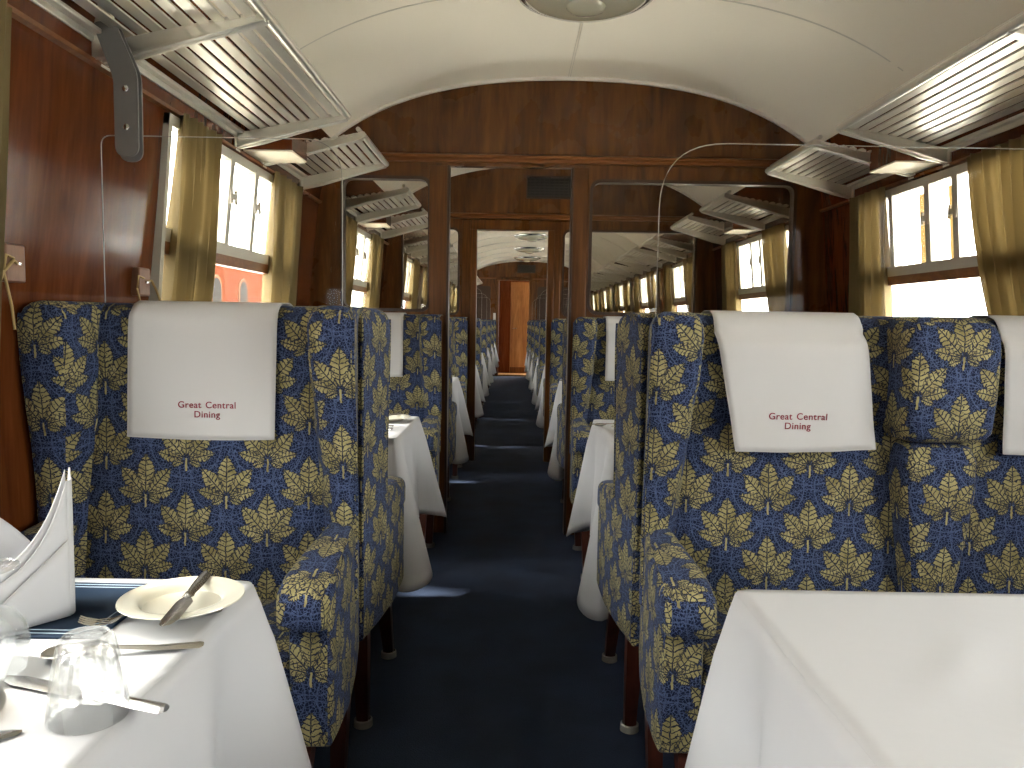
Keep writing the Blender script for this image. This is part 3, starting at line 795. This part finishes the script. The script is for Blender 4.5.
def put(t, x, y, lab, grp='white antimacassars on the seat backs'):
    t.location = (x, y, 0); t.rotation_euler = (0, 0, PI); tag(t, lab, 'antimacassar', grp)
put(antimacassar(1, .008, .0012), CL+.002, 1.905, 'white antimacassar lettered in crimson on the nearest armchair left of the aisle')
put(antimacassar(5, -.042, .0035, off=.024, wide=-.022), CR+.012-.338, 1.905, 'crooked creased white antimacassar lettered in crimson on the aisle half of the nearest settee')
put(antimacassar(9, -.01, .002, off=.022), CR+.012+.318, 1.905, 'white antimacassar on the window half of the nearest settee, cut by the right edge')
plain = antimacassar(3, 0, .001, text=False); plain2 = antimacassar(4, 0, .001, text=False, off=.02)
first = first2 = True
for y, lab in FACING[1:]:
    for x, nm in ((CL, 'left armchair'), (CR-.328, 'right settee aisle half'), (CR+.328, 'right settee window half')):
        if x == CL: t = plain if first else copy_tree(plain); first = False
        else: t = plain2 if first2 else copy_tree(plain2); first2 = False
        put(t, x, y, 'plain white antimacassar, '+nm+', '+lab)

# ------------------------------------------------------------------ tables and cloths
def tablecloth(x0, x1, y0, y1, drops, flare, seed, creases=0.0, zt=.752):
    """drops: hanging depth at corners (near-aisle, far-aisle) and mid; aisle side is x=a"""
    rnd = random.Random(seed)
    aisle_x = x1 if x1 < 0 else x0; wx = x0 if x1 < 0 else x1
    s = 1 if x1 < 0 else -1
    r = .022
    # perimeter: start at wall near corner, along near edge, round aisle corners, along far edge to wall
    P = []
    def seg(p, q, n):
        for i in range(n): k = i/n; P.append((p[0]+(q[0]-p[0])*k, p[1]+(q[1]-p[1])*k))
    seg((wx, y0), (aisle_x-s*r, y0), 34)
    for i in range(13): a = -PI/2+PI/2*i/12; P.append((aisle_x-s*r+s*r*math.cos(a), y0+r+r*math.sin(a)))
    seg((aisle_x, y0+r), (aisle_x, y1-r), 26)
    for i in range(13): a = PI/2*i/12; P.append((aisle_x-s*r+s*r*math.cos(a), y1-r+r*math.sin(a)))
    seg((aisle_x-s*r, y1), (wx, y1), 34); P.append((wx, y1))
    n = len(P); L = [0]
    for p, q in zip(P, P[1:]): L.append(L[-1]+math.hypot(p[0]-q[0], p[1]-q[1]))
    W = abs(x1-x0); D_ = y1-y0; c0, c1 = W-r*.4, W+D_-r*1.2
    ph = rnd.uniform(0, 6)
    bm = bmesh.new(); m_ = 16; rings = []
    for j in range(m_+1):
        t = j/m_; ring = []
        for i, (px, py) in enumerate(P):
            l = L[i]
            g0, g1 = math.exp(-((l-c0)/.052)**2), math.exp(-((l-c1)/.052)**2)
            drop = drops[2] + (drops[0]-drops[2])*math.exp(-math.sqrt((l-c0)**2+.0001)/.075) + (drops[1]-drops[2])*math.exp(-math.sqrt((l-c1)**2+.0001)/.075)
            # outward direction
            a = px-(aisle_x-s*r); nx_, ny_ = 0.0, 0.0
            if l <= W-r: ny_ = -1
            elif l >= W+D_-r: ny_ = 1
            elif y0+r <= py <= y1-r: nx_ = s
            else:
                cyy = y0+r if py < y0+r else y1-r
                d = Vector((px-(aisle_x-s*r), py-cyy)); d.normalize(); nx_, ny_ = d
            side_damp = 1 if nx_ else (1 if min(abs(l-c0), abs(l-c1)) < .12 else max(0, 1-(min(abs(l-c0), abs(l-c1))-.12)/.1))
            off = .010*min(1, t*6) + (flare*(g0*drops[0]+g1*drops[1])*.5 + .0)*t + .016*t
            wv = .012*t*math.sin(l*34+ph+1.5*t) * (1-.6*max(g0, g1))
            # folds falling away beside the corners
            wv -= .045*t*(math.exp(-((l-c0-.13)/.045)**2) + math.exp(-((l-c1+.13)/.045)**2))
            o = off + wv*side_damp
            if abs(nx_) < .3: o = .008*min(1, t*6)+(o-.008)*side_damp*.8   # stays clear of the chairs
            bend = math.sin(min(1, t*8)*PI/2)
            z = zt - .010*(1-math.cos(min(1, t*8)*PI/2)) - t*drop*math.sqrt(max(.3, 1-(flare*max(g0, g1)*.35)**2))
            ring.append((px+nx_*o, py+ny_*o, z))
        rings.append(ring)
    rv = [[bm.verts.new(p) for p in r_] for r_ in rings]
    for a, b in zip(rv, rv[1:]):
        for i in range(n-1): bm.faces.new((a[i], a[i+1], b[i+1], b[i]))
    # top: grid between near and far perimeter
    nx, ny = 60, 34
    def relief(x, y):
        if not creases: return .0006*math.sin(11*x+5*y+ph)+.0005*math.sin(17*y-6*x)
        h = 0
        for (ax, ay, bx, by, hh, wd) in creases:
            d = Vector((bx-ax, by-ay)); ll = d.length; d /= ll
            q = Vector((x-ax, y-ay)); tt = q.dot(d)/ll; e = abs(q.x*d.y-q.y*d.x)
            if -.05 < tt < 1.05: h += hh*2.0*math.exp(-(e/wd)**2)*max(0, math.sin(PI*min(1, max(0, tt))))**.5
        return h+.0006*math.sin(11*x+5*y)
    top = bmesh.new()
    def ft(u, v):
        x = wx+(aisle_x-wx)*u; y = y0+(y1-y0)*v
        e = min(abs(x-aisle_x), y-y0, y1-y)
        # round the corners of the top
        for cyy, cond in ((y0+r, y < y0+r), (y1-r, y > y1-r)):
            ex = (x-(aisle_x-s*r))*s
            if cond and ex > 0:
                dd = Vector((ex, y-cyy)); m0 = max(abs(dd.x), abs(dd.y))
                if dd.length > 1e-9: dd = dd*(m0/dd.length)
                x = aisle_x-s*r+s*dd.x; y = cyy+dd.y
        k = max(0, min(1, e/.03))
        return (x, y, zt+relief(x, y)*k)
    uu = [i/nx for i in range(nx+1)]
    sheet(bm, nx, ny, ft)
    o = obj('tablecloth', bm, M['cloth'], solid=.0012, angle=60)
    return o
TN = ['just before the first partition', 'between the two partitions', 'first past the second partition', 'second past the second partition', 'third past the second partition', 'fourth past the second partition', 'last before the far wall']
def table():
    return None
TABLES = [(.82, 'beside the camera')] + [(tc_, TN[i]) for i, (tc_, wc) in enumerate(BAYS)]
cr = [(.50, .70, .80, .98, .0050, .010), (.62, .98, .46, .78, .0035, .012), (.80, .98, .92, .80, .0045, .009), (.92, .80, 1.25, .86, .0035, .010), (.92, .80, .80, .66, .0035, .010), (.70, .90, 1.2, .74, .003, .012), (.95, 1.02, .93, .86, .004, .009)]
for i, (ty, lab) in enumerate(TABLES):
    hd = .30
    for side, sn in ((-1, 'left'), (1, 'right')):
        x0, x1 = (-1.075, -.385) if side < 0 else (.338, 1.655)
        if side < 0: x1 += .005
        tb = thing('dining_table', ((x0+x1)/2, ty, 0), label='dining table under white cloth on the %s, %s' % (sn, lab), cat='table', group='dining tables')
        hw_ = (x1-x0)/2-.006
        obj('tabletop', B(-hw_, hw_, -hd+.006, hd-.006, .722, .7495), M['post_wood'], tb, bev=.006)
        px = .12 if side < 0 else -.25
        obj('leg', box(B(px-.025, px+.025, -.03, .03, 0, .722), px-.05, px+.05, -.16, .16, .0, .03), M['leg_wood'], tb, bev=.004)
        obj('wall_batten', B(-hw_ if side < 0 else hw_-.02, -hw_+.02 if side < 0 else hw_, -.2, .2, .66, .722), M['leg_wood'], tb)
        dr = (.50, .42, .35) if side < 0 else (.60, .50, .37)
        c = tablecloth(x0, x1, ty-hd, ty+hd, dr, .42 if side < 0 else .30, 30+i*2+(side > 0), cr if (i == 0 and side > 0) else 0)
        tag(c, 'white cloth hanging over the %s table, %s' % (sn, lab), 'tablecloth', 'white tablecloths')

# ------------------------------------------------------------------ table ware
ZT = .7535
def plate_mesh(r):
    k = r/.084
    return lathe(bmesh.new(), [(.001, .004), (.045*k, .0035), (.052*k, .005), (.058*k, .010), (.070*k, .0140), (.082*k, .0165), (.084*k, .0175), (.0835*k, .0190), (.080*k, .0190), (.066*k, .0172), (.0585*k, .0160), (.0555*k, .0135), (.052*k, .0080), (.045*k, .0070), (.001, .0068)], n=56)
def orient(bm, p, ang, tilt=0, roll=0):
    R = Matrix.Translation(p) @ Matrix.Rotation(ang, 4, 'Z') @ Matrix.Rotation(-tilt, 4, 'Y') @ Matrix.Rotation(roll, 4, 'X')
    bmesh.ops.transform(bm, matrix=R, verts=bm.verts); return bm
def strip(bm, st, th=.0022):
    """st: (x, halfwidth, z, yoff)"""
    rings = []
    for x, h, z, yo in st:
        rings.append([(x, yo-h, z), (x, yo-h*.5, z+th*.8), (x, yo, z+th), (x, yo+h*.5, z+th*.8), (x, yo+h, z), (x, yo, z-th*.2)])
    return loft(bm, rings)
def knife(ln=.20, blade=.55):
    """handle at x=0, tip at x=ln"""
    t = thing('knife')
    a = ln*(1-blade)
    hb = strip(bmesh.new(), [(0, .004, .003, 0), (.003, .0085, .003, 0), (a*.4, .0085, .003, 0), (a*.85, .006, .003, 0), (a*.95, .0075, .003, 0), (a, .005, .003, 0)], .006)
    obj('handle', hb, M['steel'], t)
    bb = strip(bmesh.new(), [(a, .004, .004, 0), (a+.008, .0075, .004, .001), (a+ln*.1, .0105, .004, .002), (ln*.9, .0105, .003, .001), (ln*.97, .007, .002, -.001), (ln, .001, .002, -.003)], .0016)
    obj('blade', bb, M['steel'], t)
    return t
def fork(ln=.19):
    t = thing('fork')
    obj('handle', strip(bmesh.new(), [(0, .004, .003, 0), (.004, .0095, .003, 0), (ln*.3, .007, .003, 0), (ln*.55, .0032, .007, 0), (ln*.7, .0035, .010, 0), (ln*.76, .0095, .005, 0), (ln*.8, .0115, .003, 0)], .003), M['steel'], t)
    for i in range(4):
        y = -.0096+i*.0064
        obj('tine', strip(bmesh.new(), [(ln*.795, .0024, .0032, y), (ln*.88, .0018, .003, y), (ln*.96, .0015, .007, y), (ln, .0006, .0105, y)], .0018), M['steel'], t)
    return t
def spoon(ln=.18):
    t = thing('spoon')
    obj('handle', strip(bmesh.new(), [(0, .004, .003, 0), (.004, .0095, .003, 0), (ln*.3, .007, .0035, 0), (ln*.6, .003, .009, 0), (ln*.73, .0035, .010, 0)], .003), M['steel'], t)
    bm = bmesh.new(); b0, b1 = ln*.72, ln
    def f(u, v):
        x = b0+(b1-b0)*u; h = .0195*math.sqrt(max(0, 1-(2*u-1)**2))**.9*(1+.12*(u-.5)); y = (v*2-1)*h
        return (x, y, .0105-.0085*math.sin(PI*max(.0, min(1, u)))**.6*(1-(2*v-1)**2)-.002*u)
    sheet(bm, 16, 12, f)
    obj('bowl', bm, M['steel'], t, solid=.0012)
    return t
def setp(t, p0, p1, z, lab, cat, tilt=0, grp=None):
    """handle end p0 -> direction of p1"""
    t.location = (p0[0], p0[1], z); t.rotation_euler = (0, -tilt, math.atan2(p1[1]-p0[1], p1[0]-p0[0])); tag(t, lab, cat, grp)
# placemat
mt_ = thing('placemat', (-.655, .995, ZT), label='navy placemat with fine pale border lines under the folded napkin', cat='placemat')
obj('board', B(-.155, .155, -.096, .096, 0, .003), M['mat_blue'], mt_, bev=.001)
for d, c in ((.010, .016), (.020, .016)):
    x_, y_ = .155-d, .096-d
    pts = [(-x_+c, -y_), (x_-c-.01, -y_), (x_-.0, -y_+c+.01), (x_, y_-c), (x_-c, y_), (-x_+c, y_), (-x_, y_-c), (-x_, -y_+c)]
    bm = bmesh.new()
    for p, q in zip(pts, pts[1:]+pts[:1]): tube(bm, [(p[0], p[1], .003), (q[0], q[1], .003)], .0008, 4)
    obj('border_line', bm, M['mat_line'], mt_)
# side plate with its butter knife, fork beneath the rim
pl = tag(obj('side_plate', plate_mesh(.079), M['china']), 'cream china side plate at the aisle corner of the nearest left table', 'plate')
pl.location = (-.434, .985, ZT+.006)
kn = knife(.185, .5); setp(kn, (-.434, 1.064), (-.410, .880), ZT+.0245, 'butter knife lying across the cream side plate', 'knife')
fk = fork(.17); setp(fk, (-.392, .98), (-.545, .945), ZT, 'fork half hidden beneath the rim of the side plate, tines toward the napkin', 'fork')
fk.location = (-.40, .915, ZT); fk.rotation_euler = (0, 0, math.atan2(.945-.915, -.545+.40))
fk.location = (-.545+.17*math.cos(.36), .938+.17*math.sin(.36), ZT-.001); fk.rotation_euler = (0, 0, PI+.36)
sp = spoon(.175); setp(sp, (-.365, .885), (-.535, .842), ZT, 'dessert spoon lying behind the upturned tumbler', 'spoon')
kn2 = knife(.215, .52); setp(kn2, (-.340, .730), (-.545, .795), ZT, 'table knife lying behind the upturned tumbler, handle toward the aisle', 'knife')
kn3 = knife(.20, .5); setp(kn3, (-.612, .562), (-.462, .690), ZT, 'knife tip at the lower left edge beside the cut off plate', 'knife')
pl2 = tag(obj('side_plate', plate_mesh(.083), M['china']), 'edge of a cream plate at the left edge of the frame', 'plate'); pl2.location = (-.598, .712, ZT)
# upturned fluted tumbler
tm = thing('tumbler', (-.413, .722, ZT), label='upturned fluted clear glass tumbler standing on the nearest left table', cat='glass')
def fl(a, z): return .045*math.cos(9*a)*max(0, min(1, (z-.022)/.02))*max(0, min(1, (.080-z)/.012))
prof_o = [(.0365, 0), (.0372, .002), (.0368, .008), (.0345, .026), (.0315, .045), (.0282, .062), (.026, .074), (.0245, .080), (.021, .084), (.015, .0845), (.001, .0835)]
prof_i = [(.0348, 0), (.0345, .008), (.0322, .026), (.0288, .045), (.0255, .058), (.0235, .066), (.019, .070), (.001, .071)]
bm = lathe(bmesh.new(), prof_i[::-1]+prof_o, n=90, fl=lambda a, z: fl(a, z))
obj('bowl', bm, M['glass'], tm)
# upturned wine glass at the left edge
wg = thing('wine_glass', (-.578, .815, ZT), label='upturned clear wine glass cut off by the left edge', cat='glass')
outer = [(.038, 0), (.041, .012), (.0425, .03), (.040, .048), (.030, .063), (.014, .071), (.0045, .076), (.0040, .085), (.0042, .100), (.007, .110), (.018, .1135), (.034, .115), (.035, .1165), (.033, .118), (.001, .119)]
inner = [(.0372, 0), (.0400, .012), (.0414, .03), (.0388, .048), (.0288, .061), (.012, .0685), (.001, .07)]
bm = lathe(bmesh.new(), inner[::-1]+outer, n=64); obj('bowl', bm, M['glass'], wg)

# folded napkin (bishop's mitre) on the placemat
nk = thing('folded_napkin', (-.596, .993, ZT+.003), math.atan2(.993-.915, -.575+.665), label='white linen napkin folded into a standing mitre on the navy placemat', cat='napkin')
# local x runs back toward the left end (negative), z up
def fold(top, y, bow, x0=0.0, x1=-.20, n=40, th=.0022, base=0.0, lean=0.0):
    bm = bmesh.new()
    def f(u, v):
        x = x0+(x1-x0)*u; h = top(u)
        z = base+(h-base)*v
        return (x, y + bow*math.sin(PI*u) + lean*v, z)
    sheet(bm, n, 10, f)
    return bm
topA = lambda u: .057+.135*math.exp(-u/.2)
topB = lambda u: .045+.133*math.exp(-u/.19)
topC = lambda u: .040+.115*math.sin(PI*min(1, u/1.25)*.98)**.9 if u > 0 else .04
obj('front_fold', fold(topB, -.034, -.016), M['cloth'], nk, solid=.002)
obj('inner_fold', fold(topA, -.028, -.016), M['cloth'], nk, solid=.002)
obj('back_fold', fold(topC, .030, .016), M['cloth'], nk, solid=.002)
def flap(u, v):
    x = -.0-.125*u; z = .001+v*max(.002, .105*(1-u)-.004)
    return (x-.0, -.039-.016*math.sin(PI*(.125*u/.2)), z)
ef = bmesh.new()
def edge_f(u, v):
    a = -PI/2+PI*u; h = [.178, .190][1 if u > .3 else 0]
    hh = .178+(.048-.178)*0 if u < .5 else .19-(.19-.045)*min(1, (u-.5)*2)
    return (.0+.010*math.cos(a), -.002+.032*math.sin(a), hh*v)
sheet(ef, 14, 8, edge_f); obj('side_fold', ef, M['cloth'], nk, solid=.002)
ff = sheet(bmesh.new(), 20, 6, flap); obj('lower_flap', ff, M['cloth'], nk, solid=.0016)

# ware on the other tables
LAB = {2.82: 'table before the first partition', 5.05: 'table between the partitions', 7.35: 'first table past the second partition', 9.3: 'second table past the second partition'}
for ty, tl in LAB.items():
    for side, x, sn in ((-1, -.475, 'left'), (1, .452, 'right')):
        p = tag(obj('side_plate', plate_mesh(.083), M['china']), 'cream side plate on the %s hand %s' % (sn, tl), 'plate', 'side plates on the farther tables')
        p.location = (x, ty+(.13 if side < 0 else -.05), ZT)
        if ty < 6:
            c = copy_tree(kn); setp(c, (x+.03, ty+(.20 if side < 0 else .03)), (x-.04, ty+(.06 if side < 0 else -.13)), ZT+.0185, 'butter knife on the side plate of the %s hand %s' % (sn, tl), 'knife')
            c = copy_tree(kn2); setp(c, (x+.05, ty-.12 if side < 0 else ty+.16), (x-.18, ty-.05 if side < 0 else ty+.11), ZT, 'table knife lying flat on the %s hand %s' % (sn, tl), 'knife')
            c = copy_tree(sp); setp(c, (x+.04, ty-.02 if side < 0 else ty+.10), (x-.18, ty-.03 if side < 0 else ty+.07), ZT, 'spoon lying flat on the %s hand %s' % (sn, tl), 'spoon')
